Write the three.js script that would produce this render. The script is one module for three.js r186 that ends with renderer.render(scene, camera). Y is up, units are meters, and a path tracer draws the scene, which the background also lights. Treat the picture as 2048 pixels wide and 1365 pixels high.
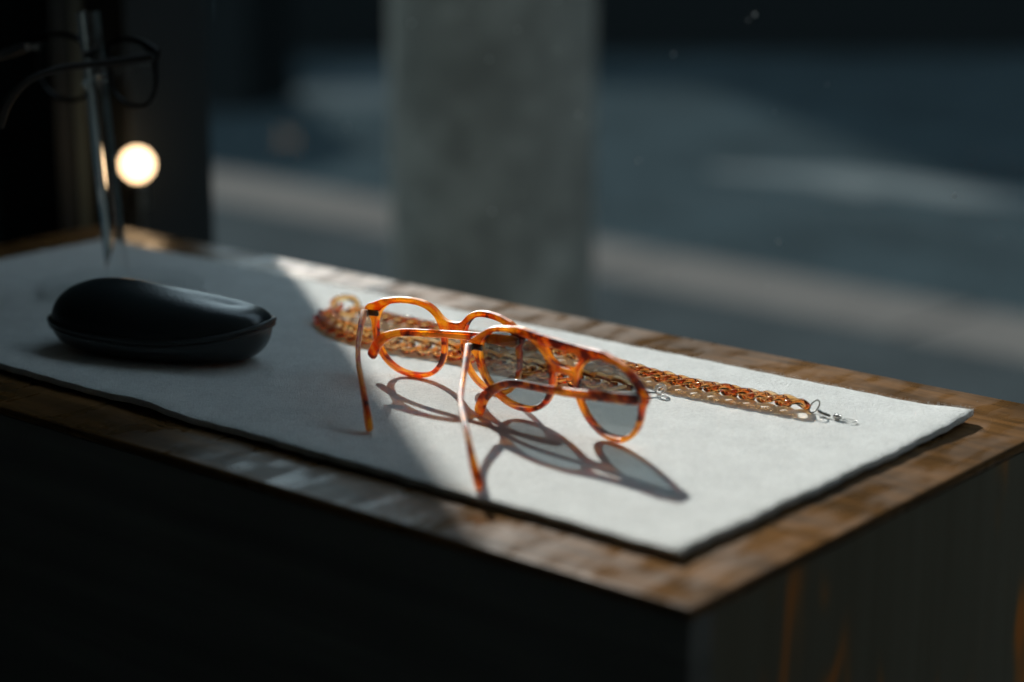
import * as THREE from 'three';
import { RoundedBoxGeometry } from 'three/addons/geometries/RoundedBoxGeometry.js';
import { mergeGeometries, mergeVertices, toCreasedNormals } from 'three/addons/utils/BufferGeometryUtils.js';

// ---------------------------------------------------------------- camera, sky, sun, exposure
const scene = new THREE.Scene();
const TABLE_Y = 0.80, MAT_T = 0.005, TOP = TABLE_Y + MAT_T;      // TOP: upper face of the felt
const H = 0.345, TH = 39.88 * Math.PI / 180;                        // unit of the plan layout, turn of the table
const camera = new THREE.PerspectiveCamera(18.73, 1024 / 682, 0.05, 60);
camera.position.set(0, TOP + 0.345, 0);
camera.rotation.order = 'YXZ';
camera.rotation.x = -14.56 * Math.PI / 180;
camera.focus = 1.245;
camera.userData.fStop = 2.6;

const skyW = 64, skyH = 32, skyData = new Float32Array(skyW * skyH * 4);
for (let j = 0; j < skyH; j++) for (let i = 0; i < skyW; i++) {
  const e = Math.max(0, ((j + 0.5) / skyH - 0.5) * 2), k = Math.pow(e, 0.6), o = (j * skyW + i) * 4;
  skyData[o] = 0.88 - 0.35 * k; skyData[o + 1] = 1.10 - 0.36 * k; skyData[o + 2] = 1.18 - 0.23 * k; skyData[o + 3] = 1;
}
const sky = new THREE.DataTexture(skyData, skyW, skyH, THREE.RGBAFormat, THREE.FloatType);
sky.mapping = THREE.EquirectangularReflectionMapping; sky.magFilter = THREE.LinearFilter; sky.needsUpdate = true;
scene.background = sky; scene.environment = sky;

const sunTravel = new THREE.Vector3(0.47, -1, 1.75);               // the way the light travels
const sun = new THREE.DirectionalLight(new THREE.Color(1.0, 0.965, 0.91), 5);
sun.position.copy(sunTravel).multiplyScalar(-4).add(new THREE.Vector3(0, TOP, -1.2));
sun.target.position.set(0, TOP, -1.2);
sun.castShadow = true; sun.shadow.radius = 2.2; sun.shadow.mapSize.set(2048, 2048);
Object.assign(sun.shadow.camera, { left: -4, right: 4, top: 4, bottom: -4, near: 0.1, far: 20 });
scene.add(sun, sun.target);

const renderer = new THREE.WebGLRenderer({ antialias: true });
renderer.toneMapping = THREE.LinearToneMapping;
renderer.toneMappingExposure = 1.26;
renderer.shadowMap.enabled = true;

// ---------------------------------------------------------------- helpers
let seed = 7;
const mm0 = 0.001;
const rnd = () => { seed = (seed * 1664525 + 1013904223) >>> 0; return seed / 4294967296; };
const hash = (x, y, s) => { let n = Math.imul(x, 374761393) + Math.imul(y, 668265263) + Math.imul(s, 2147483647 ^ 0x5bd1e995); n = Math.imul(n ^ (n >>> 13), 1274126177); return ((n ^ (n >>> 16)) >>> 0) / 4294967296; };
const mod = (a, n) => ((a % n) + n) % n;
function vnoise(x, y, px, py, s) {                                   // tiling value noise, period px, py
  const xi = Math.floor(x), yi = Math.floor(y), fx = x - xi, fy = y - yi;
  const u = fx * fx * (3 - 2 * fx), v = fy * fy * (3 - 2 * fy), g = (a, b) => hash(mod(a, px), mod(b, py), s);
  return (g(xi, yi) * (1 - u) + g(xi + 1, yi) * u) * (1 - v) + (g(xi, yi + 1) * (1 - u) + g(xi + 1, yi + 1) * u) * v;
}
function fbm(u, v, px, py, oct, s) { let a = 0.5, t = 0, n = 0; for (let o = 0; o < oct; o++) { t += a * vnoise(u * px, v * py, px, py, s + o); n += a; a *= 0.5; px *= 2; py *= 2; } return t / n; }
const mix = (a, b, t) => a + (b - a) * t, clamp = (x, a = 0, b = 1) => Math.min(b, Math.max(a, x)), sstep = (a, b, x) => { const t = clamp((x - a) / (b - a)); return t * t * (3 - 2 * t); };
function texture(w, h, fn, srgb) {                                   // fn(u, v) -> grey 0..1 or [r, g, b]
  const d = new Uint8Array(w * h * 4);
  for (let j = 0; j < h; j++) for (let i = 0; i < w; i++) {
    const c = fn((i + 0.5) / w, (j + 0.5) / h, i, j), o = (j * w + i) * 4;
    for (let k = 0; k < 3; k++) d[o + k] = clamp(typeof c === 'number' ? c : c[k]) * 255;
    d[o + 3] = 255;
  }
  const t = new THREE.DataTexture(d, w, h, THREE.RGBAFormat);
  t.wrapS = t.wrapT = THREE.RepeatWrapping; t.magFilter = THREE.LinearFilter; t.minFilter = THREE.LinearMipmapLinearFilter; t.generateMipmaps = true;
  if (srgb) t.colorSpace = THREE.SRGBColorSpace;
  t.needsUpdate = true; return t;
}
const rep = (t, x, y) => { const c = t.clone(); c.repeat.set(x, y); c.needsUpdate = true; return c; };
const lin = (r, g, b) => new THREE.Color().setRGB(r, g, b);
const std = (o) => new THREE.MeshPhysicalMaterial(o);
const plan = (u, v) => [(u * Math.cos(TH) - v * Math.sin(TH)) * H, (u * Math.sin(TH) + v * Math.cos(TH)) * H];   // plan axes of the table -> x, z
const numbers = {};
function numbered(n) { const k = numbers[n] = (numbers[n] ?? -1) + 1; return k ? n + '_' + String(k).padStart(3, '0') : n; }
function mesh(name, geo, mat, parent) { const m = new THREE.Mesh(geo, mat); m.name = name; m.castShadow = m.receiveShadow = true; parent.add(m); return m; }
function group(name, pos = [0, 0, 0], turn = 0) { const g = new THREE.Group(); g.name = numbered(name); g.position.set(...pos); g.rotation.y = turn; scene.add(g); return g; }
function tag(o, label, category, grp) { o.userData.label = label; o.userData.category = category; if (grp) o.userData.group = grp; return o; }
function struct(name, geo, mat) { const m = mesh(name, geo, mat, scene); m.userData.kind = 'structure'; return m; }
function boxUV(g, s = 1) {                                           // uv in metres by the way a face points
  if (g.index) g = g.toNonIndexed();
  const p = g.attributes.position, n = g.attributes.normal, uv = new Float32Array(p.count * 2);
  for (let i = 0; i < p.count; i++) {
    const ax = Math.abs(n.getX(i)), ay = Math.abs(n.getY(i)), az = Math.abs(n.getZ(i));
    const [a, b] = ay >= ax && ay >= az ? [p.getX(i), p.getZ(i)] : ax >= az ? [p.getZ(i), p.getY(i)] : [p.getX(i), p.getY(i)];
    uv[2 * i] = a * s; uv[2 * i + 1] = b * s;
  }
  g.setAttribute('uv', new THREE.BufferAttribute(uv, 2)); return g;
}
const box = (w, h, d, x = 0, y = 0, z = 0, r = 0) => boxUV((r ? new RoundedBoxGeometry(w, h, d, 3, r) : new THREE.BoxGeometry(w, h, d)).translate(x, y, z));
function gridGeo(rows, closedU, closedV) {                           // rows[j][i] = Vector3 (with .uv)
  const nj = rows.length, ni = rows[0].length, pos = [], uv = [], idx = [];
  for (const r of rows) for (const q of r) { pos.push(q.x, q.y, q.z); uv.push(...(q.uv ?? [0, 0])); }
  const J = closedV ? nj : nj - 1, I = closedU ? ni : ni - 1;
  for (let j = 0; j < J; j++) for (let i = 0; i < I; i++) {
    const a = j * ni + i, b = j * ni + (i + 1) % ni, c = ((j + 1) % nj) * ni + (i + 1) % ni, d = ((j + 1) % nj) * ni + i;
    idx.push(a, b, c, a, c, d);
  }
  const g = new THREE.BufferGeometry();
  g.setAttribute('position', new THREE.Float32BufferAttribute(pos, 3)); g.setAttribute('uv', new THREE.Float32BufferAttribute(uv, 2)); g.setIndex(idx);
  g.computeVertexNormals(); return g;
}
function outward(g) {                                                // turns a closed mesh's faces outwards
  const p = g.attributes.position, ix = g.index.array; let v = 0; const a = new THREE.Vector3(), b = new THREE.Vector3(), c = new THREE.Vector3();
  for (let i = 0; i < ix.length; i += 3) { a.fromBufferAttribute(p, ix[i]); b.fromBufferAttribute(p, ix[i + 1]); c.fromBufferAttribute(p, ix[i + 2]); v += a.dot(b.cross(c)); }
  if (v < 0) { for (let i = 0; i < ix.length; i += 3) { const t = ix[i]; ix[i] = ix[i + 1]; ix[i + 1] = t; } g.computeVertexNormals(); }
  return g;
}
const V3 = (x, y, z) => new THREE.Vector3(x, y, z);

// ---------------------------------------------------------------- materials
const woodMap = texture(1024, 1024, (u, v) => {
  const w = fbm(u, v, 3, 10, 4, 11) * 0.9, g = fbm(u + 0.01 * w, v + 0.06 * w, 5, 70, 3, 23), fig = fbm(u, v + 0.1 * w, 8, 4, 4, 37), pore = fbm(u, v, 40, 260, 2, 51);
  let t = 0.5 * g + 0.35 * fig + 0.15 * w; t = sstep(0.28, 0.72, t);
  const d = pore > 0.66 ? 0.88 : 1;
  return [mix(0.29, 0.45, t) * d, mix(0.205, 0.315, t) * d, mix(0.11, 0.175, t) * d];
}, true);
const woodRough = texture(512, 512, (u, v) => 0.37 - 0.2 * sstep(0.42, 0.75, fbm(u, v, 20, 8, 3, 71)) + 0.08 * fbm(u, v, 6, 6, 2, 73));
const woodBump = texture(512, 512, (u, v) => 0.93 * fbm(u, v, 15, 5, 2, 91) + 0.07 * fbm(u, v, 60, 60, 2, 97));
const wood = std({ map: rep(woodMap, 2.2, 2.2), roughness: 1, roughnessMap: rep(woodRough, 4, 4), bumpMap: rep(woodBump, 3.4, 3.4), bumpScale: 0.0014, specularIntensity: 0.3 });
const sideMap = texture(512, 1024, (u, v) => {
  const w = fbm(u, v, 4, 2, 4, 111), r = Math.abs(Math.sin((u * 5 + w * 4.5 + 1.1 * fbm(u, v, 9, 5, 3, 121)) * Math.PI)), f = Math.pow(r, 6) * sstep(0.40, 0.58, fbm(u, v, 6, 5, 3, 131));
  const n = 0.05 * fbm(u, v, 30, 4, 3, 139); return [0.37 + n + 0.36 * f, 0.345 + n + 0.08 * f, 0.29 + n - 0.1 * f];
}, true);
const woodSide = std({ map: rep(sideMap, 3, 1.6), roughness: 0.6, specularIntensity: 0.15 });

const woodFront = std({ map: rep(texture(512, 256, (u, v) => { const n = 0.1 * fbm(u, v, 3, 60, 3, 137) + 0.05 * fbm(u, v, 4, 6, 3, 138); return [0.33 + n, 0.325 + n, 0.31 + n]; }, true), 1.5, 1.5), roughness: 0.6, specularIntensity: 0.15 });
const feltBump = texture(1024, 1024, (u, v) => 0.6 * fbm(u, v, 150, 150, 2, 141) + 0.32 * fbm(u, v, 90, 60, 2, 151) + 0.08 * fbm(u, v, 12, 12, 3, 161));
const feltMap = texture(512, 512, (u, v) => { const t = 0.86 + 0.1 * fbm(u, v, 60, 60, 3, 171) + 0.06 * fbm(u, v, 10, 10, 2, 181); return [0.91 * t, 0.912 * t, 0.90 * t]; }, true);
const felt = std({ map: rep(feltMap, 11, 11), bumpMap: rep(feltBump, 14, 14), bumpScale: 0.0009, roughness: 1, sheen: 0.5, sheenColor: lin(0.9, 0.9, 0.88), sheenRoughness: 0.6, specularIntensity: 0.2 });

function tortoise(s, amount) {
  return texture(1024, 512, (u, v) => {
    const w = fbm(u, v, 6, 4, 3, s), a = fbm(u + 0.12 * w, v + 0.1 * w, 9, 5, 4, s + 10), b = fbm(u + 0.1 * w, v, 26, 12, 3, s + 20);
    const red = sstep(0.46 - 0.06 * amount, 0.62, a), dark = sstep(0.60 - 0.06 * amount, 0.74 - 0.04 * amount, 0.62 * a + 0.38 * b + 0.04);
    const c = [mix(1.0, 0.90, red), mix(0.79, 0.45, red), mix(0.33, 0.09, red)];
    return [mix(c[0], 0.38, dark), mix(c[1], 0.12, dark), mix(c[2], 0.04, dark)];
  }, true);
}
const acetate = (map) => std({ map, transmission: 0.82, thickness: 0, ior: 1.49, roughness: 0.6, clearcoat: 0.45, clearcoatRoughness: 0.04 });
const amberFrame = acetate(tortoise(201, 0.1)), amberFrame2 = acetate(tortoise(301, 0.8));
const clearLens = std({ color: lin(0.995, 0.997, 0.995), transmission: 1, roughness: 0, ior: 1.5, thickness: 0 });
const smokeLens = std({ color: lin(0.52, 0.56, 0.575), transmission: 1, roughness: 0, ior: 1.5, thickness: 0 });
const darkMetal = std({ color: lin(0.17, 0.16, 0.14), metalness: 1, roughness: 0.28 });
const steel = std({ color: lin(0.62, 0.61, 0.59), metalness: 1, roughness: 0.22 });
const brass = std({ color: lin(0.5, 0.42, 0.28), metalness: 1, roughness: 0.3 });
const amberLink = [[0.93, 0.45, 0.12, 0.0052], [0.96, 0.52, 0.2, 0.0062], [0.90, 0.37, 0.08, 0.0048]].map(([r, g, b, d]) =>
  std({ color: lin(1, 0.97, 0.93), transmission: 1, thickness: 0.003, ior: 1.5, roughness: 0.03, attenuationColor: lin(r, g, b), attenuationDistance: d }));
const silicone = std({ color: lin(0.95, 0.95, 0.93), transmission: 0.85, thickness: 0.001, ior: 1.41, roughness: 0.15 });
const blackLeather = std({ color: lin(0.014, 0.02, 0.022), roughness: 0.3, bumpMap: rep(texture(256, 256, (u, v) => fbm(u, v, 50, 50, 2, 401)), 12, 12), bumpScale: 0.00012, clearcoat: 0.25, clearcoatRoughness: 0.25 });
const acrylic = std({ color: lin(0.98, 0.99, 0.99), transmission: 1, thickness: 0.01, ior: 1.49, roughness: 0.02, attenuationColor: lin(0.9, 0.95, 0.96), attenuationDistance: 0.2 });
const acrylicSheet = std({ color: lin(0.995, 0.998, 0.998), transmission: 1, specularIntensity: 0.35, roughness: 0.02, ior: 1.49, thickness: 0 });
const blackAcetate = std({ color: lin(0.008, 0.007, 0.006), roughness: 0.4, specularIntensity: 0.35 });
const concrete = std({ map: rep(texture(512, 512, (u, v) => { const t = 0.37 + 0.13 * fbm(u, v, 18, 18, 4, 421) + 0.07 * sstep(0.46, 0.75, fbm(u, v, 9, 9, 4, 431)); return [t, t * 0.985, t * 0.93]; }, true), 2, 7), roughness: 1, specularIntensity: 0, bumpMap: woodBump, bumpScale: 0.002 });
const asphalt = std({ map: rep(texture(512, 512, (u, v) => { const t = 0.13 + 0.08 * fbm(u, v, 90, 90, 2, 441) + 0.07 * fbm(u, v, 5, 5, 3, 451); return [t * 0.84, t * 1.0, t * 1.05]; }, true), 0.6, 0.6), roughness: 1, specularIntensity: 0 });
const paving = std({ map: rep(texture(512, 512, (u, v) => { const t = 0.15 + 0.06 * fbm(u, v, 80, 80, 2, 461) + 0.06 * fbm(u, v, 6, 6, 3, 471); return [t * 0.94, t * 1.02, t * 1.04]; }, true), 0.8, 0.8), roughness: 1, specularIntensity: 0 });
const kerbStone = std({ map: rep(texture(256, 256, (u, v) => { const t = 0.30 + 0.08 * fbm(u, v, 40, 40, 3, 481); return [t, t * 0.96, t * 0.92]; }, true), 1.5, 1.5), roughness: 1, specularIntensity: 0 });
const sunlitRoad = std({ color: lin(0.09, 0.1, 0.1), roughness: 1, specularIntensity: 0 });  // sunlight on the asphalt, put into a paler colour
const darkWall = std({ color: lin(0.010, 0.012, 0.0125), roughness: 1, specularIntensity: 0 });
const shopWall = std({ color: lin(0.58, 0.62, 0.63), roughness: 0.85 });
const framePaint = std({ color: lin(0.016, 0.019, 0.02), roughness: 0.6, specularIntensity: 0.4 });
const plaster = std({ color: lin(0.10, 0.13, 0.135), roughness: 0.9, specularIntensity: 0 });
const windowGlass = std({ color: lin(0.93, 0.96, 0.955), transmission: 1, specularIntensity: 0.08, roughness: 0, ior: 1.5, thickness: 0 });

// ---------------------------------------------------------------- street outside
const STREET = TOP - 0.905;
{
  const g = new THREE.PlaneGeometry(60, 60); g.rotateX(-Math.PI / 2);
  struct('road', boxUV(g).translate(0, STREET, -20), asphalt);
}
// kerb and pavement follow the line of the far side of the pavement
const kA = V3(-1.10, 0, -6.98), kB = V3(1.02, 0, -5.0), kDir = kB.clone().sub(kA).normalize(), kAng = -Math.atan2(kDir.z, kDir.x), kMid = kA.clone().add(kB).multiplyScalar(0.5);
{
  const pv = struct('pavement', box(18, 0.006, 4.6), paving); pv.rotation.y = kAng;
  const nrm = V3(-kDir.z, 0, kDir.x); pv.position.copy(kMid).addScaledVector(nrm, 2.3 + 0.19).setY(STREET + 0.004);
  for (let i = -6; i <= 6; i++) {
    const k = mesh(numbered('kerb_stone'), box(0.985, 0.03, 0.38, 0, 0, 0, 0.006), kerbStone, scene); k.rotation.y = kAng; k.position.copy(kMid).addScaledVector(kDir, i * 1.0).setY(STREET - 0.003); k.userData.kind = 'structure';
  }
}
{
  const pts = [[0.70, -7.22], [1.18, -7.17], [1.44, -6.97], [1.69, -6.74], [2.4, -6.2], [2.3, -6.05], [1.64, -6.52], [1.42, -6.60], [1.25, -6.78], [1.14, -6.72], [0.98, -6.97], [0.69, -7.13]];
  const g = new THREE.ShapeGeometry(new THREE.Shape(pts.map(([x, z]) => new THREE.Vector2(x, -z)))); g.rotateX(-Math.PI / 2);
  const m = struct('painted_sun_wedge', g, sunlitRoad); m.position.y = STREET + 0.004;  // wedge of sun on the road, painted as a pale polygon
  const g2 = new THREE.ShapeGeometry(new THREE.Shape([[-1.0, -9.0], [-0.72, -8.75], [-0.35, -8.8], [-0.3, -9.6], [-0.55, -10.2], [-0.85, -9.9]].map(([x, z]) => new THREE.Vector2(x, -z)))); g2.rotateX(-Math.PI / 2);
  const m2 = struct('painted_sun_patch', g2, std({ color: lin(0.05, 0.062, 0.066), roughness: 1, specularIntensity: 0 })); m2.position.y = STREET + 0.004;  // second patch of sun farther off, also painted as a paler shape
}
{
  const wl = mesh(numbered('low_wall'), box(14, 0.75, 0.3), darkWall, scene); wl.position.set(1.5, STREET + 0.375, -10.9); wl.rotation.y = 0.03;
  tag(wl, 'long dark low wall across the road behind the column', 'wall');
  const pl = group('street_planter', [-1.62, STREET, -9.05], -0.3);
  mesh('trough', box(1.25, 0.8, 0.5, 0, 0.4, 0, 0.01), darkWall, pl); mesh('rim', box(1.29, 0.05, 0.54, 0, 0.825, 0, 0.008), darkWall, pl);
  mesh('patch', box(0.26, 0.16, 0.02, 0.28, 0.47, 0.262), std({ color: lin(0.10, 0.14, 0.155), roughness: 0.6 }), pl);  // small paler blue rectangle on the front of the trough
  tag(pl, 'dark blurred trough beyond the kerb with a small pale blue panel', 'planter');
}
{
  const col = group('column', [-0.0285, STREET + 0.007, -3.0]);
  mesh('shaft', new THREE.CylinderGeometry(0.15, 0.15, 3.5, 96, 1).translate(0, 1.75, 0), concrete, col);
  mesh('foot', new THREE.CylinderGeometry(0.165, 0.17, 0.12, 64, 1).translate(0, 0.06, 0), concrete, col);
  tag(col, 'round grey mottled column standing outside the window', 'column');
}

{ // unseen block added across the street to cut skylight and shade the road
  const f = struct('sky_blocker', box(46, 13, 3), darkWall), [x, z] = [(12.3 * Math.cos(TH) + 13 * Math.sin(TH)), (12.3 * Math.sin(TH) - 13 * Math.cos(TH))]; f.position.set(x, STREET + 6.4, z); f.rotation.y = -TH;
}

// ---------------------------------------------------------------- shop shell: floor, ceiling, walls and the window that lets the light in
const rot = -TH, WV = -3.74, JAMB = -4.28, WR = 0.8;
const shell = (name, w, h, d, u, y, v, m = shopWall) => { const [x, z] = plan(u, v); const s = struct(name, box(w, h, d), m); s.position.set(x, y, z); s.rotation.y = rot; return s; };
shell('floor', 5.2, 0.1, 4.1, 0.6, -0.052, 1.9);
shell('ceiling', 5.2, 0.1, 4.1, 0.6, 2.65, 1.9);
shell('wall_back', 5.2, 2.6, 0.1, 0.6, 1.3, 7.9);
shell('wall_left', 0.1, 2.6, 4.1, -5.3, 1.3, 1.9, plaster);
shell('wall_right', 0.1, 2.6, 4.1, 8.2, 1.3, 1.9);
{ // the wall of the window side: below and above the opening, left and right of it
  const wl = (JAMB - 0.18 + 7.0) * H, wr = (8.2 - WR) * H;
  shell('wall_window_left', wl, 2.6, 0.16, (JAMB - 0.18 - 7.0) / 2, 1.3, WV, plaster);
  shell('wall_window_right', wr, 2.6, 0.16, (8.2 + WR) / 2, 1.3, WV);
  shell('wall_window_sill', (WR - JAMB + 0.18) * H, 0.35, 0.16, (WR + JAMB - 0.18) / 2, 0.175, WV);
  shell('wall_window_head', (WR - JAMB + 0.18) * H, 0.35, 0.16, (WR + JAMB - 0.18) / 2, 2.425, WV);
}
{
  const [x, z] = plan(JAMB, WV), win = group('shop_window', [x, 0.35, z], rot), len = (WR - JAMB) * H;
  const jamb = mesh('jamb', box(0.062, 1.9, 0.10, -0.031, 0.95, 0.02, 0.003), framePaint, win);
  mesh('stop_bead', box(0.016, 1.9, 0.02, -0.072, 0.95, 0.092, 0.002), framePaint, win);
  mesh('casing', box(0.09, 1.9, 0.012, -0.13, 0.95, 0.087, 0.002), framePaint, win);
  mesh('casing', box(0.05, 1.9, 0.02, -0.24, 0.95, 0.091, 0.002), framePaint, win);
  mesh('jamb', box(0.06, 1.9, 0.10, len + 0.03, 0.95, 0.02, 0.003), framePaint, win);
  mesh('rail', box(len, 0.05, 0.10, len / 2, 0.025, 0.02, 0.003), framePaint, win);
  mesh('rail', box(len, 0.05, 0.10, len / 2, 1.875, 0.02, 0.003), framePaint, win);
  const pane = mesh('pane', new THREE.PlaneGeometry(len, 1.8).translate(len / 2, 0.95, 0.0), windowGlass, win);
  const specks = []; seed = 41;
  for (let i = 0; i < 70; i++) { const r = 0.0004 + 0.0011 * rnd() * rnd(); specks.push(new THREE.SphereGeometry(r, 6, 4).scale(1, 1 + rnd(), 0.4).translate(0.05 + rnd() * 1.3, 0.42 + rnd() * 0.34, 0.0008)); }
  const du = mesh('dust', mergeGeometries(specks), std({ color: lin(0.6, 0.62, 0.62), roughness: 0.7 }), win); du.userData.kind = 'stuff';
  tag(win, 'large shop window with dusty glass and dark painted frame', 'window');
}

// ---------------------------------------------------------------- wooden display plinth
const PS = 1 + MAT_T / H, TU0 = -3.97 * PS, TU1 = -1.413 * PS, TV0 = -3.195 * PS, TV1 = -2.05 * PS, TL = (TU1 - TU0) * H, TD = (TV1 - TV0) * H;
{
  const [x, z] = plan((TU0 + TU1) / 2, (TV0 + TV1) / 2), p = group('display_plinth', [x, 0, z], rot);
  mesh('top_board', box(TL, 0.006, TD, 0, TABLE_Y - 0.003, 0, 0.0026), wood, p);
  const hh = TABLE_Y - 0.006, pn = (n, w, d, px, pz) => mesh(n, box(w, hh, d, px, hh / 2, pz), n === 'end_board' ? woodSide : woodFront, p);
  pn('front_board', TL - 0.002, 0.018, 0, TD / 2 - 0.010); pn('back_board', TL - 0.002, 0.018, 0, -TD / 2 + 0.010);
  pn('end_board', 0.018, TD - 0.039, TL / 2 - 0.010, 0); pn('end_board', 0.018, TD - 0.039, -TL / 2 + 0.010, 0);
  seed = 5; const grains = []; // grains of dust and glitter on the border
  for (let i = 0; i < 90; i++) { const side = rnd(), r = (0.10 + 0.16 * rnd() * rnd()) * mm0, a = (rnd() - 0.5) * TL * 0.98; grains.push(new THREE.SphereGeometry(r, 8, 6).translate(side < 0.85 ? a : TL / 2 - 0.03 * rnd(), TABLE_Y + r * 0.9, side < 0.6 ? -TD / 2 + 0.004 + 0.03 * rnd() : side < 0.85 ? TD / 2 - 0.004 - 0.045 * rnd() : (rnd() - 0.5) * TD * 0.9)); }
  const gr = mesh('dust', mergeGeometries(grains), std({ color: lin(0.8, 0.78, 0.74), metalness: 0.6, roughness: 0.12 }), p); gr.userData.kind = 'stuff';
  tag(p, 'brown stained wooden box plinth carrying the white felt', 'plinth');
}

// ---------------------------------------------------------------- felt mat
const MU0 = -3.838, MU1 = -1.553, MV0 = -3.08, MV1 = -2.214, ML = (MU1 - MU0) * H, MD = (MV1 - MV0) * H;
{
  const [x, z] = plan((MU0 + MU1) / 2, (MV0 + MV1) / 2), m = group('felt_mat', [x, TABLE_Y, z], rot);
  const bumpX = (-2.677 - (MU0 + MU1) / 2) * H;
  const lift = (a, b) => {                                           // a along the mat, b from back to front
    const ef = MD / 2 - b, er = ML / 2 - a, eb = b + MD / 2, gs = (d, s) => Math.exp(-d * d / (2 * s * s));
    const wave = 0.0028 * gs(a - bumpX, 0.020) + 0.0016 * gs(a - bumpX + 0.10, 0.04) + 0.0008 * gs(a - bumpX - 0.12, 0.04) + 0.0006;
    return 0.0004 + wave * gs(ef, 0.014) + 0.0026 * gs(er, 0.02) * gs(eb, 0.03) + 0.0004 * gs(er, 0.012);
  };
  const out = (a, b) => [a + 0.0006 * Math.sin(b * 90) + 0.0004 * Math.sin(b * 310), b + 0.0007 * Math.sin(a * 55) + 0.0004 * Math.sin(a * 260 + 1)];
  const NA = 260, NB = 90, top = [], bot = [], P = (i, j, h) => { const a0 = (i / NA - 0.5) * ML, b0 = (j / NB - 0.5) * MD, e = Math.min(i, NA - i, j, NB - j) === 0, [a, b] = e ? out(a0, b0) : [a0, b0], q = V3(a, lift(a0, b0) + h - (e && h ? 0.0006 : 0), b); q.uv = [a, b]; return q; };
  for (let j = 0; j <= NB; j++) { const r = [], s = []; for (let i = NA; i >= 0; i--) { r.push(P(i, j, MAT_T - 0.0004)); s.push(P(NA - i, j, 0)); } top.push(r.reverse().reverse()); bot.push(s); }
  const ring = []; for (let i = 0; i < NA; i++) ring.push([i, NB]); for (let j = NB; j > 0; j--) ring.push([NA, j]); for (let i = NA; i > 0; i--) ring.push([i, 0]); for (let j = 0; j < NB; j++) ring.push([0, j]);
  const skirt = [0, 0.2, 0.8, 1].map((t) => ring.map(([i, j]) => { const q = P(i, j, 0), e = P(i, j, MAT_T - 0.0004), c = V3(q.x, mix(e.y, q.y, t), q.z), k = (t === 0.2 || t === 0.8) ? 0.0004 : 0; c.x += Math.sign(i - NA / 2) * (i === 0 || i === NA ? k : 0); c.z += (j === NB ? k : j === 0 ? -k : 0); c.uv = [q.x + q.z, c.y]; return c; }));
  const g = mergeGeometries([gridGeo(top), gridGeo(bot), gridGeo(skirt, true)]);
  mesh('sheet', g, felt, m);
  // loose fibres along the cut edges
  seed = 77; const fib = new THREE.InstancedMesh(new THREE.CylinderGeometry(0.00003, 0.00005, 0.0018, 3).translate(0, 0.0007, 0), std({ color: lin(0.66, 0.67, 0.66), roughness: 1 }), 9200), M = new THREE.Matrix4(), q = new THREE.Quaternion(), E2 = new THREE.Euler();
  for (let k = 0; k < 9200; k++) {
    let a, b, e = rnd(); const loose = k >= 5200;
    if (e < 0.55) { a = (rnd() - 0.5) * ML; b = -MD / 2 + 0.0015 * (rnd() - 0.35); } else if (e < 0.8) { a = (rnd() - 0.5) * ML; b = MD / 2 - 0.001 * rnd(); } else { a = ML / 2 - 0.001 * rnd(); b = (rnd() - 0.5) * MD; }
    if (loose) { a = (rnd() - 0.5) * ML * 0.98; b = (rnd() - 0.5) * MD * 0.98; }
    q.setFromEuler(loose ? E2.set(Math.PI / 2 - 0.2 * rnd(), rnd() * 6.28, 0, 'YXZ') : E2.set((rnd() - 0.5) * 2.4, rnd() * 6.28, (rnd() - 0.5) * 2.4, 'XYZ')); const s = 0.5 + rnd();
    fib.setMatrixAt(k, M.compose(V3(a, lift(a, b) + MAT_T - (loose ? 0.00035 : 0.0008), b), q, V3(1, s, 1)));
  }
  fib.name = 'fibres'; fib.userData.kind = 'stuff'; fib.castShadow = true; m.add(fib);
  tag(m, 'white felt mat with a wavy front edge spread on the plinth', 'mat');
}

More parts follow.
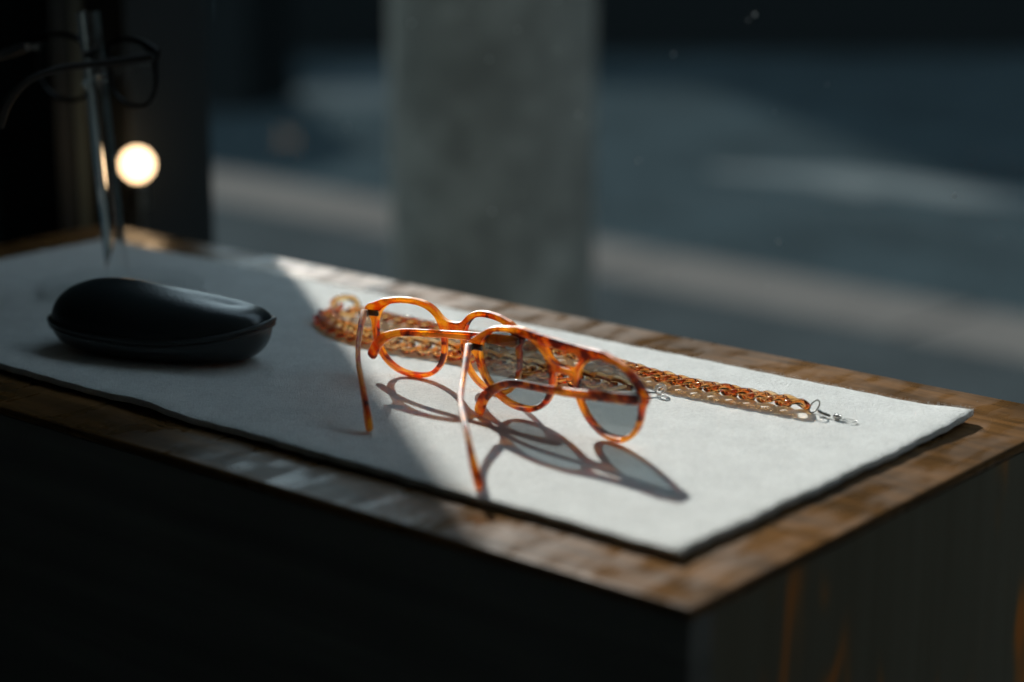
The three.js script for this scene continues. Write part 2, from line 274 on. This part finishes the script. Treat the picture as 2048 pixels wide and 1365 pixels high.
// ---------------------------------------------------------------- eyeglasses
function contours(f, x0, x1, y0, y1, step) {                         // outlines of f < 0 by marching squares
  const nx = Math.ceil((x1 - x0) / step), ny = Math.ceil((y1 - y0) / step), val = new Float32Array((nx + 1) * (ny + 1));
  for (let j = 0; j <= ny; j++) for (let i = 0; i <= nx; i++) val[j * (nx + 1) + i] = f(x0 + i * step, y0 + j * step);
  const pt = new Map(), next = new Map(), key = (i, j, d) => (j * (nx + 1) + i) * 2 + d;
  const edge = (i, j, d) => {
    const k = key(i, j, d); if (!pt.has(k)) { const a = val[j * (nx + 1) + i], b = d ? val[(j + 1) * (nx + 1) + i] : val[j * (nx + 1) + i + 1], t = a / (a - b); pt.set(k, new THREE.Vector2(x0 + (i + (d ? 0 : t)) * step, y0 + (j + (d ? t : 0)) * step)); } return k;
  };
  const add = (a, b) => { (next.get(a) ?? next.set(a, []).get(a)).push(b); (next.get(b) ?? next.set(b, []).get(b)).push(a); };
  for (let j = 0; j < ny; j++) for (let i = 0; i < nx; i++) {
    const s = [val[j * (nx + 1) + i] < 0, val[j * (nx + 1) + i + 1] < 0, val[(j + 1) * (nx + 1) + i + 1] < 0, val[(j + 1) * (nx + 1) + i] < 0], e = [];
    if (s[0] !== s[1]) e.push(edge(i, j, 0)); if (s[1] !== s[2]) e.push(edge(i + 1, j, 1)); if (s[2] !== s[3]) e.push(edge(i, j + 1, 0)); if (s[3] !== s[0]) e.push(edge(i, j, 1));
    for (let k = 0; k + 1 < e.length; k += 2) add(e[k], e[k + 1]);
  }
  const loops = [], used = new Set();
  for (const k of next.keys()) {
    if (used.has(k)) continue;
    const l = []; let c = k, prev = -1; while (c !== undefined && !used.has(c)) { used.add(c); l.push(pt.get(c)); const n = next.get(c).find((a) => a !== prev && !used.has(a)); prev = c; c = n; }
    if (l.length > 12) loops.push(l);
  }
  return loops.map((l) => { // even spacing, slight smoothing
    let len = 0; const acc = [0]; for (let i = 0; i < l.length; i++) { len += l[i].distanceTo(l[(i + 1) % l.length]); acc.push(len); }
    const n = Math.round(len / 0.00085), o = []; let k = 0;
    for (let i = 0; i < n; i++) { const s = len * i / n; while (acc[k + 1] < s) k++; o.push(l[k].clone().lerp(l[(k + 1) % l.length], (s - acc[k]) / Math.max(1e-9, acc[k + 1] - acc[k]))); }
    const sm = (a) => a.map((q, i) => q.clone().multiplyScalar(0.5).addScaledVector(a[(i + 1) % n], 0.25).addScaledVector(a[(i + n - 1) % n], 0.25));
    return sm(sm(sm(o)));
  });
}
const smin = (a, b, k) => { const h = Math.max(k - Math.abs(a - b), 0) / k; return Math.min(a, b) - h * h * k * 0.25; };
const seg2 = (x, y, ax, ay, bx, by) => { const t = clamp(((x - ax) * (bx - ax) + (y - ay) * (by - ay)) / ((bx - ax) ** 2 + (by - ay) ** 2)); return Math.hypot(x - ax - t * (bx - ax), y - ay - t * (by - ay)); };
const mm = 0.001;
const STYLES = {
  round: (() => { // panto shape with a keyhole bridge
    const hole = (x, y) => { const yn = (y - 25.9) / 21.7, sx = (Math.abs(x) - 31.5 - 0.7 * yn) / (21.9 * (1 + 0.055 * yn - 0.02 * yn * yn)); return (Math.pow(Math.pow(Math.abs(sx), yn > 0 ? 2.6 : 2.35) + Math.pow(Math.abs(yn), yn > 0 ? 2.6 : 2.35), yn > 0 ? 1 / 2.6 : 1 / 2.35) - 1) * 21.4; };
    const outer = (x, y) => {
      let d = hole(x, y) - 3.7 - 0.7 * sstep(30, 48, y);
      d = smin(d, seg2(Math.abs(x), y, 49, 44.6, 57.4, 42.6) - 3.9, 5);
      d = smin(d, seg2(x, y, -7, 37.6, 7, 37.6) - 2.9, 5);
      return d;
    };
    return { hole, outer, depth: 2.9, cx: 31.5, cy: 25.9, hx: 59.5, hy: 41.0 };
  })(),
  aviator: (() => { // tall drop shaped lenses, straight brow bar and a second bridge below it
    const hole = (x, y) => { const yn = (y - 26.5) / 21.6, sx = (Math.abs(x) - 36.0 - 1.2 * yn) / (24.0 * (1 + 0.11 * yn - 0.05 * yn * yn)); return (Math.pow(Math.pow(Math.abs(sx), 2.3) + Math.pow(Math.abs(yn), 2.3), 1 / 2.3) - 1) * 22; };
    const outer = (x, y) => {
      let d = hole(x, y) - 4.1;
      d = smin(d, seg2(Math.abs(x), y, 0, 48.6, 34, 49.6) - 3.2, 4);
      d = smin(d, seg2(x, y, -9, 34.6, 9, 34.6) - 2.7, 5);
      d = smin(d, seg2(Math.abs(x), y, 57, 38.5, 65.0, 36.4) - 3.9, 6);
      return d;
    };
    return { hole, outer, depth: 2.9, cx: 36, cy: 26.5, hx: 66, hy: 36.4 };
  })(),
};
function frontGeo(style, cur) {
  const st = STYLES[style];
  st.loops ??= contours((x, y) => Math.max(st.outer(x / mm, y / mm), -st.hole(x / mm, y / mm)) * mm, -0.075, 0.075, -0.004, 0.06, 0.0003);
  const area = (l) => Math.abs(THREE.ShapeUtils.area(l)), loops = [...st.loops].sort((a, b) => area(b) - area(a)), bev = 1.05 * mm;
  const fix = (l, hole) => { const n = l.length, s = THREE.ShapeUtils.area(l) > 0 ? 1 : -1, k = hole ? 1 : -1; return l.map((q, i) => { const t = l[(i + 1) % n].clone().sub(l[(i + n - 1) % n]).normalize(); return new THREE.Vector2(q.x + s * t.y * bev * k, q.y - s * t.x * bev * k); }); };
  const shape = new THREE.Shape(fix(loops[0], false)); for (const l of loops.slice(1)) shape.holes.push(new THREE.Path(fix(l, true)));
  const d = st.depth * mm;
  let g = new THREE.ExtrudeGeometry(shape, { depth: d - 2 * bev + 1.2 * mm, bevelEnabled: true, bevelThickness: bev, bevelSize: bev, bevelSegments: 3, curveSegments: 1 });
  g.translate(0, 0, -d / 2);
  const p = g.attributes.position, uv = new Float32Array(p.count * 2);
  for (let i = 0; i < p.count; i++) { const x = p.getX(i), y = p.getY(i); uv[2 * i] = x / 0.09 + 0.03 * p.getZ(i) / mm; uv[2 * i + 1] = y / 0.045; p.setZ(i, p.getZ(i) + cur * x * x / 2); }
  g.setAttribute('uv', new THREE.BufferAttribute(uv, 2)); g.deleteAttribute('normal');
  return toCreasedNormals(mergeVertices(g, 1e-6), 0.75);
}
function lensGeo(style, side, cur, th) {
  const st = STYLES[style], N = 72, R = 10, sheet = (off, flip) => {
    const rows = []; for (let r = 0; r <= R; r++) { const row = []; for (let i = 0; i < N; i++) { const a = (flip ? -1 : 1) * i / N * 2 * Math.PI; let lo = 0, hi = 40; for (let k = 0; k < 26; k++) { const m = (lo + hi) / 2; st.hole(side * st.cx + m * Math.cos(a), st.cy + m * Math.sin(a)) < 0.5 ? lo = m : hi = m; } const t = lo * Math.max(r, 0.02) / R, x = (side * st.cx + t * Math.cos(a)) * mm, y = (st.cy + t * Math.sin(a)) * mm; const q = V3(x, y, cur * x * x / 2 + 0.9 * ((y - st.cy * mm) ** 2) - 0.0004 + off); q.uv = [x, y]; row.push(q); } rows.push(row); } return gridGeo(rows, true);
  };
  return mergeGeometries([sheet(th / 2, false), sheet(-th / 2, true)]);
}
function sweep(pts, size, up, round = 3.2, n = 44, m = 16) {        // rounded bar along a curve; size(s) = [half height, half thickness]
  const c = new THREE.CatmullRomCurve3(pts, false, 'centripetal'), rows = []; let len = c.getLength();
  const ss = [0, 0.004, 0.012, 0.024]; for (let i = 1; i < n; i++) ss.push(0.024 + (1 - 0.048) * i / n); ss.push(0.976, 0.988, 0.996, 1);
  for (const s of ss) {
    const q = c.getPointAt(s), t = c.getTangentAt(s), side = new THREE.Vector3().crossVectors(t, up).normalize(), u2 = new THREE.Vector3().crossVectors(side, t).normalize();
    const e = Math.min(s, 1 - s) * len, [hh, tt] = size(s), r = 0.0028, k = e >= r ? 1 : Math.sqrt(Math.max(0.0025, 1 - ((r - e) / r) ** 2)) , row = [];
    for (let i = 0; i < m; i++) { const a = i / m * 2 * Math.PI, ca = Math.cos(a), sa = Math.sin(a), ex = 2 / round, x = Math.sign(ca) * Math.abs(ca) ** ex * tt * k, y = Math.sign(sa) * Math.abs(sa) ** ex * hh * k; const v = q.clone().addScaledVector(side, x).addScaledVector(u2, y); v.uv = [s * len / 0.09, (i / m) * 0.35]; row.push(v); }
    rows.push(row);
  }
  return outward(gridGeo(rows, true));
}
function hingeGeo(s) { // plate with five barrels, lying on the inside of the end piece
  const b = [box(7.4 * mm, 4.0 * mm, 1.5 * mm, -s * 3.4 * mm, 0, 0.4 * mm, 0.5 * mm)];
  for (let k = -2; k <= 2; k++) b.push(new THREE.CylinderGeometry(1.25 * mm, 1.25 * mm, 0.75 * mm, 14).translate(s * 0.6 * mm, k * 0.85 * mm, 1.4 * mm).toNonIndexed());
  b.push(new THREE.CylinderGeometry(0.7 * mm, 0.9 * mm, 0.6 * mm, 12).rotateX(Math.PI / 2).translate(-s * 4.6 * mm, 0, 1.3 * mm).toNonIndexed());
  return mergeGeometries(b.map((g) => { const c = g.index ? g.toNonIndexed() : g; return c; }));
}
function eyeglasses(name, style, o) {
  const st = STYLES[style], g = group(name, o.pos); g.rotation.order = 'YXZ'; g.rotation.set(o.lean, -o.yaw, -(o.roll ?? 0)); g.updateMatrixWorld(true);
  mesh('front', frontGeo(style, o.cur), o.frame, g);
  for (const s of [-1, 1]) {
    mesh('lens', lensGeo(style, s, o.cur, 1.6 * mm), o.lens, g);
    const x = s * st.hx * mm, zc = o.cur * x * x / 2, hp = V3(x, st.hy * mm, zc + 2.6 * mm);
    const h = mesh('hinge', hingeGeo(s), o.metal, g); h.position.set(x - s * 1.5 * mm, st.hy * mm, zc + 1.9 * mm); h.rotation.y = -Math.atan(o.cur * x);
    const pts = (s < 0 ? o.left : o.right).map((q) => o.local ? V3(...q) : g.worldToLocal(V3(q[0], TOP + q[1], q[2])));
    pts.unshift(hp.clone().add(V3(0, 0, 1.8 * mm)).lerp(pts[0], 0.0));
    const upL = new THREE.Vector3(0, 1, 0).applyQuaternion(g.quaternion.clone().invert());
    const size = (q) => [mix(mix(3.3, 2.35, sstep(0, 0.5, q)), 3.5, sstep(0.74, 0.95, q)) * mm, mix(mix(2.0, 1.5, sstep(0, 0.3, q)), 1.75, sstep(0.7, 0.95, q)) * mm];
    const tm = mesh('temple', sweep(pts, size, upL), o.frame, g);
    if (o.core) mesh('core_wire', sweep(pts.slice(0, -1), () => [0.75 * mm, 0.35 * mm], upL, 2.5, 30, 8), o.core, tm);
  }
  return g;
}
const spectacles = eyeglasses('eyeglasses', 'round', {
  pos: [-0.03414, TOP, -1.22145], yaw: 36.89 * Math.PI / 180, lean: 4.27 * Math.PI / 180, cur: 5.2, frame: amberFrame, lens: clearLens, metal: darkMetal, core: brass,
  left: [[-0.0918, 0.0375, -1.2130], [-0.0897, 0.0320, -1.1634], [-0.0862, 0.0262, -1.1388], [-0.0831, 0.0158, -1.1262], [-0.0804, 0.0008, -1.1200]],
  right: [[-0.0280, 0.0374, -1.1969], [-0.0496, 0.0345, -1.2140], [-0.0695, 0.0308, -1.2298], [-0.0780, 0.0265, -1.2364], [-0.0836, 0.0206, -1.2409], [-0.0880, 0.0110, -1.2444]],
});
tag(spectacles, 'amber tortoiseshell eyeglasses with clear round lenses, half folded, behind the sunglasses', 'eyeglasses');
const sunglasses = eyeglasses('sunglasses', 'aviator', {
  pos: [0.03149, TOP + 0.042 * 0.0364 + 0.0003, -1.12967], yaw: 44.72 * Math.PI / 180, lean: 7.1 * Math.PI / 180, roll: 0.042, cur: 3.07, frame: amberFrame2, lens: smokeLens, metal: darkMetal, core: brass,
  left: [[-0.0278, 0.0300, -1.1163], [-0.0281, 0.0272, -1.0902], [-0.0259, 0.0257, -1.0627], [-0.0237, 0.0231, -1.0438], [-0.0205, 0.0141, -1.0263], [-0.0163, 0.0010, -1.0182]],
  right: [[0.0368, 0.0286, -1.1013], [0.0196, 0.0268, -1.1176], [-0.0011, 0.0245, -1.1374], [-0.0098, 0.0192, -1.1456], [-0.0162, 0.0118, -1.1517], [-0.0197, 0.0008, -1.1551]],
});
tag(sunglasses, 'tortoiseshell aviator sunglasses with grey lenses and double bridge', 'sunglasses');

// ---------------------------------------------------------------- amber chain, doubled back on itself
{
  const path = new THREE.CatmullRomCurve3([[0.170, -1.1625], [0.128, -1.193], [0.0995, -1.215], [0.071, -1.246], [0.034, -1.281], [-0.008, -1.309], [-0.0416, -1.338], [-0.0766, -1.367], [-0.104, -1.391], [-0.119, -1.398], [-0.128, -1.383], [-0.119, -1.350], [-0.0861, -1.313], [-0.040, -1.284], [0.005, -1.246], [0.041, -1.218], [0.069, -1.199]].map(([x, z]) => V3(x, 0, z)), false, 'centripetal');
  const len = path.getLength(), n = Math.round(len / 0.0121), c = group('eyewear_chain', [0.163, TOP, -1.168]);
  const link = (tw, a = 10.9 * mm, b = 8.9 * mm) => {
    const N = 40, K = 10, rows = [];
    for (let j = 0; j < N; j++) {
      const f = (q) => { const ca = Math.cos(q), sa = Math.sin(q), x = a * 0.81 * Math.sign(ca) * Math.abs(ca) ** 0.85, y = b * 0.70 * Math.sign(sa) * Math.abs(sa) ** 0.85, t = tw * x / a; return V3(x, y * Math.sin(t) , y * Math.cos(t)); };
      const q = j / N * 2 * Math.PI, p0 = f(q), t = f(q + 0.02).sub(f(q - 0.02)).normalize(), out = p0.clone().normalize(), side = new THREE.Vector3().crossVectors(t, out).normalize(), o2 = new THREE.Vector3().crossVectors(side, t).normalize(), row = [];
      for (let k = 0; k < K; k++) { const w = k / K * 2 * Math.PI; row.push(p0.clone().addScaledVector(o2, 2.35 * mm * Math.cos(w)).addScaledVector(side, 1.8 * mm * Math.sin(w))); }
      rows.push(row);
    }
    return outward(gridGeo(rows, true, true));
  };
  const geos = [link(0.62), link(0.68), link(0.56)]; seed = 19;
  for (let i = 0; i < n; i++) {
    const s = (i + 0.5) / n, q = path.getPointAt(s), t = path.getTangentAt(s), l = mesh('link', geos[i % 3], amberLink[Math.floor(rnd() * 3)], c);
    l.rotation.order = 'YXZ'; l.rotation.set(0.28 + 0.12 * (rnd() - 0.5), -Math.atan2(t.z, t.x), 0.06 * (rnd() - 0.5));
    l.position.set(q.x - 0.163, 5.0 * mm, q.z + 1.168);
    if (Math.abs(i - 0.55 * n) < 0.6) { l.rotation.x = 1.45; l.position.y = 7.0 * mm; }
  }
  const torus = (r, w, x, y, z, rx, ry, mat, nm, sx = 1) => { const m = mesh(nm, new THREE.TorusGeometry(r, w, 10, 32).scale(sx, 1, 1), mat, c); m.position.set(x - 0.163, y, z + 1.168); m.rotation.set(rx, ry, 0, 'YXZ'); return m; };
  const rod = (a, b, r, mat, nm) => { const A = V3(...a), B = V3(...b), m = mesh(nm, new THREE.CylinderGeometry(r, r, A.distanceTo(B), 14), mat, c); m.position.copy(A).add(B).multiplyScalar(0.5).sub(V3(0.163, 0, -1.168)); m.quaternion.setFromUnitVectors(V3(0, 1, 0), B.clone().sub(A).normalize()); return m; };
  // right hand end: ring, swivel, spring coil and silicone loop
  torus(4.2 * mm, 0.45 * mm, 0.1765, 4.8 * mm, -1.1580, 0.3, 0.7, darkMetal, 'ring');
  rod([0.1785, 2.6 * mm, -1.1560], [0.1800, 2.2 * mm, -1.1545], 1.1 * mm, steel, 'swivel');
  rod([0.1795, 2.2 * mm, -1.1545], [0.1845, 1.4 * mm, -1.1500], 0.8 * mm, darkMetal, 'shank');
  for (let k = 0; k < 6; k++) torus(1.35 * mm, 0.3 * mm, 0.1868 + k * 0.00058, 1.9 * mm, -1.1480 + k * 0.00048, 0, Math.PI / 2 - 0.69, steel, 'coil');
  torus(2.3 * mm, 0.45 * mm, 0.1945, 1.2 * mm, -1.1415, Math.PI / 2, -0.69, silicone, 'silicone_loop', 1.9);
  // the other end, between the two strands
  torus(3.2 * mm, 0.5 * mm, 0.0745, 3.5 * mm, -1.1965, 0.5, 0.4, steel, 'ring');
  rod([0.0775, 2.4 * mm, -1.1955], [0.0868, 2.0 * mm, -1.1965], 0.75 * mm, steel, 'shank');
  torus(2.6 * mm, 1.25 * mm, 0.0893, 3.6 * mm, -1.1985, 0.15, 0.35, silicone, 'silicone_loop');
  tag(c, 'amber translucent curb chain lying doubled behind the glasses', 'chain');
}

// ---------------------------------------------------------------- black case
{
  const c = group('eyewear_case', [-0.2267, TOP, -1.2945], -19.4 * Math.PI / 180);
  const A = 80 * mm, B = 33 * mm, N = 132, M = 34, sp = (v, p) => Math.sign(v) * Math.abs(v) ** p;
  const at = (i) => { const a = i / N * 2 * Math.PI; return [Math.cos(a), Math.sin(a)]; };
  const rimAt = (i, k = 1) => { const [ca, sa] = at(i), x = A * sp(ca, 0.84), z = B * sp(sa, 0.84); return V3(x * k, (15 + (x < 0 ? 4 : 12) * (x / A) ** 2) * mm, z * k); };
  const crown = (i) => { const [ca, sa] = at(i), x = (15 + 34 * sp(ca, 0.8)) * mm; return V3(x, mix(47.5, 35.5, clamp((x / mm + 18) / 72)) * mm, 2.2 * mm * sa - 2 * mm); };
  const keel = (i) => { const [ca, sa] = at(i); return V3(46 * mm * ca, 0.3 * mm, 15 * mm * sa); };
  const loft = (to, ph, pv, shrink) => {
    const rows = [];
    for (let k = 0; k <= M; k++) { const t = k / M * Math.PI / 2, h = Math.cos(t) ** ph, v = Math.sin(t) ** pv, row = []; for (let i = 0; i < N; i++) { const r = rimAt(i, shrink), q = to(i), p = V3(mix(q.x, r.x, h), mix(r.y, q.y, v), mix(q.z, r.z, h)); p.uv = [p.x, p.z + p.y]; row.push(p); } rows.push(row); }
    const last = rows[M], cen = last.reduce((a, b) => a.add(b), V3(0, 0, 0)).multiplyScalar(1 / N); rows.push(last.map((p) => { const q = p.clone().lerp(cen, 0.98); q.uv = p.uv; return q; }));
    return outward(gridGeo(rows, true));
  };
  mesh('lid', loft(crown, 0.66, 0.95, 0.965), blackLeather, c); mesh('base', loft(keel, 0.8, 0.85, 0.965), blackLeather, c);
  const lip = (dy, w, r, name) => { const ps = []; for (let i = 0; i < N; i++) ps.push(rimAt(i, w).add(V3(0, dy, 0))); mesh(name, new THREE.TubeGeometry(new THREE.CatmullRomCurve3(ps, true), 220, r, 12, true), blackLeather, c); };
  lip(1.1 * mm, 0.978, 1.7 * mm, 'lid_rim'); lip(-1.5 * mm, 0.974, 1.5 * mm, 'base_rim');
  tag(c, 'black leather clamshell glasses case closed on the felt', 'case');
}

// ---------------------------------------------------------------- clear stand with a dark pair of glasses
{
  const st = group('acrylic_stand', [-0.2868, TOP, -1.470]);
  mesh('base', new THREE.CylinderGeometry(0.062, 0.062, 0.006, 64).translate(0, 0.003, 0), acrylicSheet, st);
  const r = mesh('rod', new THREE.CylinderGeometry(0.0082, 0.0082, 0.198, 40).translate(0, 0.099, 0), acrylic, st); r.position.y = 0.006; r.rotation.z = 0.062;
  const nose = mesh('nose_rest', new THREE.CylinderGeometry(0.0035, 0.0035, 0.034, 24).rotateX(Math.PI / 2).translate(0, 0.15, 0.012), acrylic, r);
  tag(st, 'clear acrylic rod stand on a round base behind the case', 'stand');
  const dk = eyeglasses('dark_eyeglasses', 'round', { local: true, pos: [-0.2945, TOP + 0.1345, -1.4860], yaw: 30 * Math.PI / 180, lean: 0.08, roll: 0, cur: 3.4, frame: blackAcetate, lens: clearLens, metal: steel,
    left: [[-0.049, 0.042, 0.05], [-0.037, 0.042, 0.09], [-0.030, 0.036, 0.113], [-0.025, 0.022, 0.130], [-0.022, 0.008, 0.137]],
    right: [[0.055, 0.044, 0.05], [0.046, 0.047, 0.095], [0.041, 0.043, 0.118], [0.037, 0.031, 0.135], [0.035, 0.016, 0.143]] });
  tag(dk, 'black eyeglasses perched high on the clear stand', 'eyeglasses');
}

// ---------------------------------------------------------------- small warm lamp beside the window
{
  const L = group('globe_lamp', [-0.3375, 0, -1.842]), y = TOP + 0.031;
  const bulb = mesh('bulb', new THREE.SphereGeometry(0.0155, 32, 24).translate(0, y, 0), std({ color: lin(1, 0.9, 0.75), emissive: lin(1.0, 0.66, 0.36), emissiveIntensity: 3, roughness: 0.4 }), L);
  mesh('socket', new THREE.CylinderGeometry(0.008, 0.009, 0.024, 24).translate(0, y - 0.027, 0), darkMetal, L);
  mesh('pole', new THREE.CylinderGeometry(0.004, 0.004, y - 0.05, 16).translate(0, (y - 0.05) / 2 + 0.01, 0), darkMetal, L);
  mesh('foot', new THREE.CylinderGeometry(0.05, 0.052, 0.012, 40).translate(0, 0.006, 0), darkMetal, L);
  const pl = new THREE.PointLight(new THREE.Color(1.0, 0.66, 0.36), 0.002, 0, 2); pl.position.set(0, y, 0); pl.castShadow = true; L.add(pl);
  tag(L, 'glowing warm globe bulb behind the clear stand', 'lamp');
}

renderer.render(scene, camera);
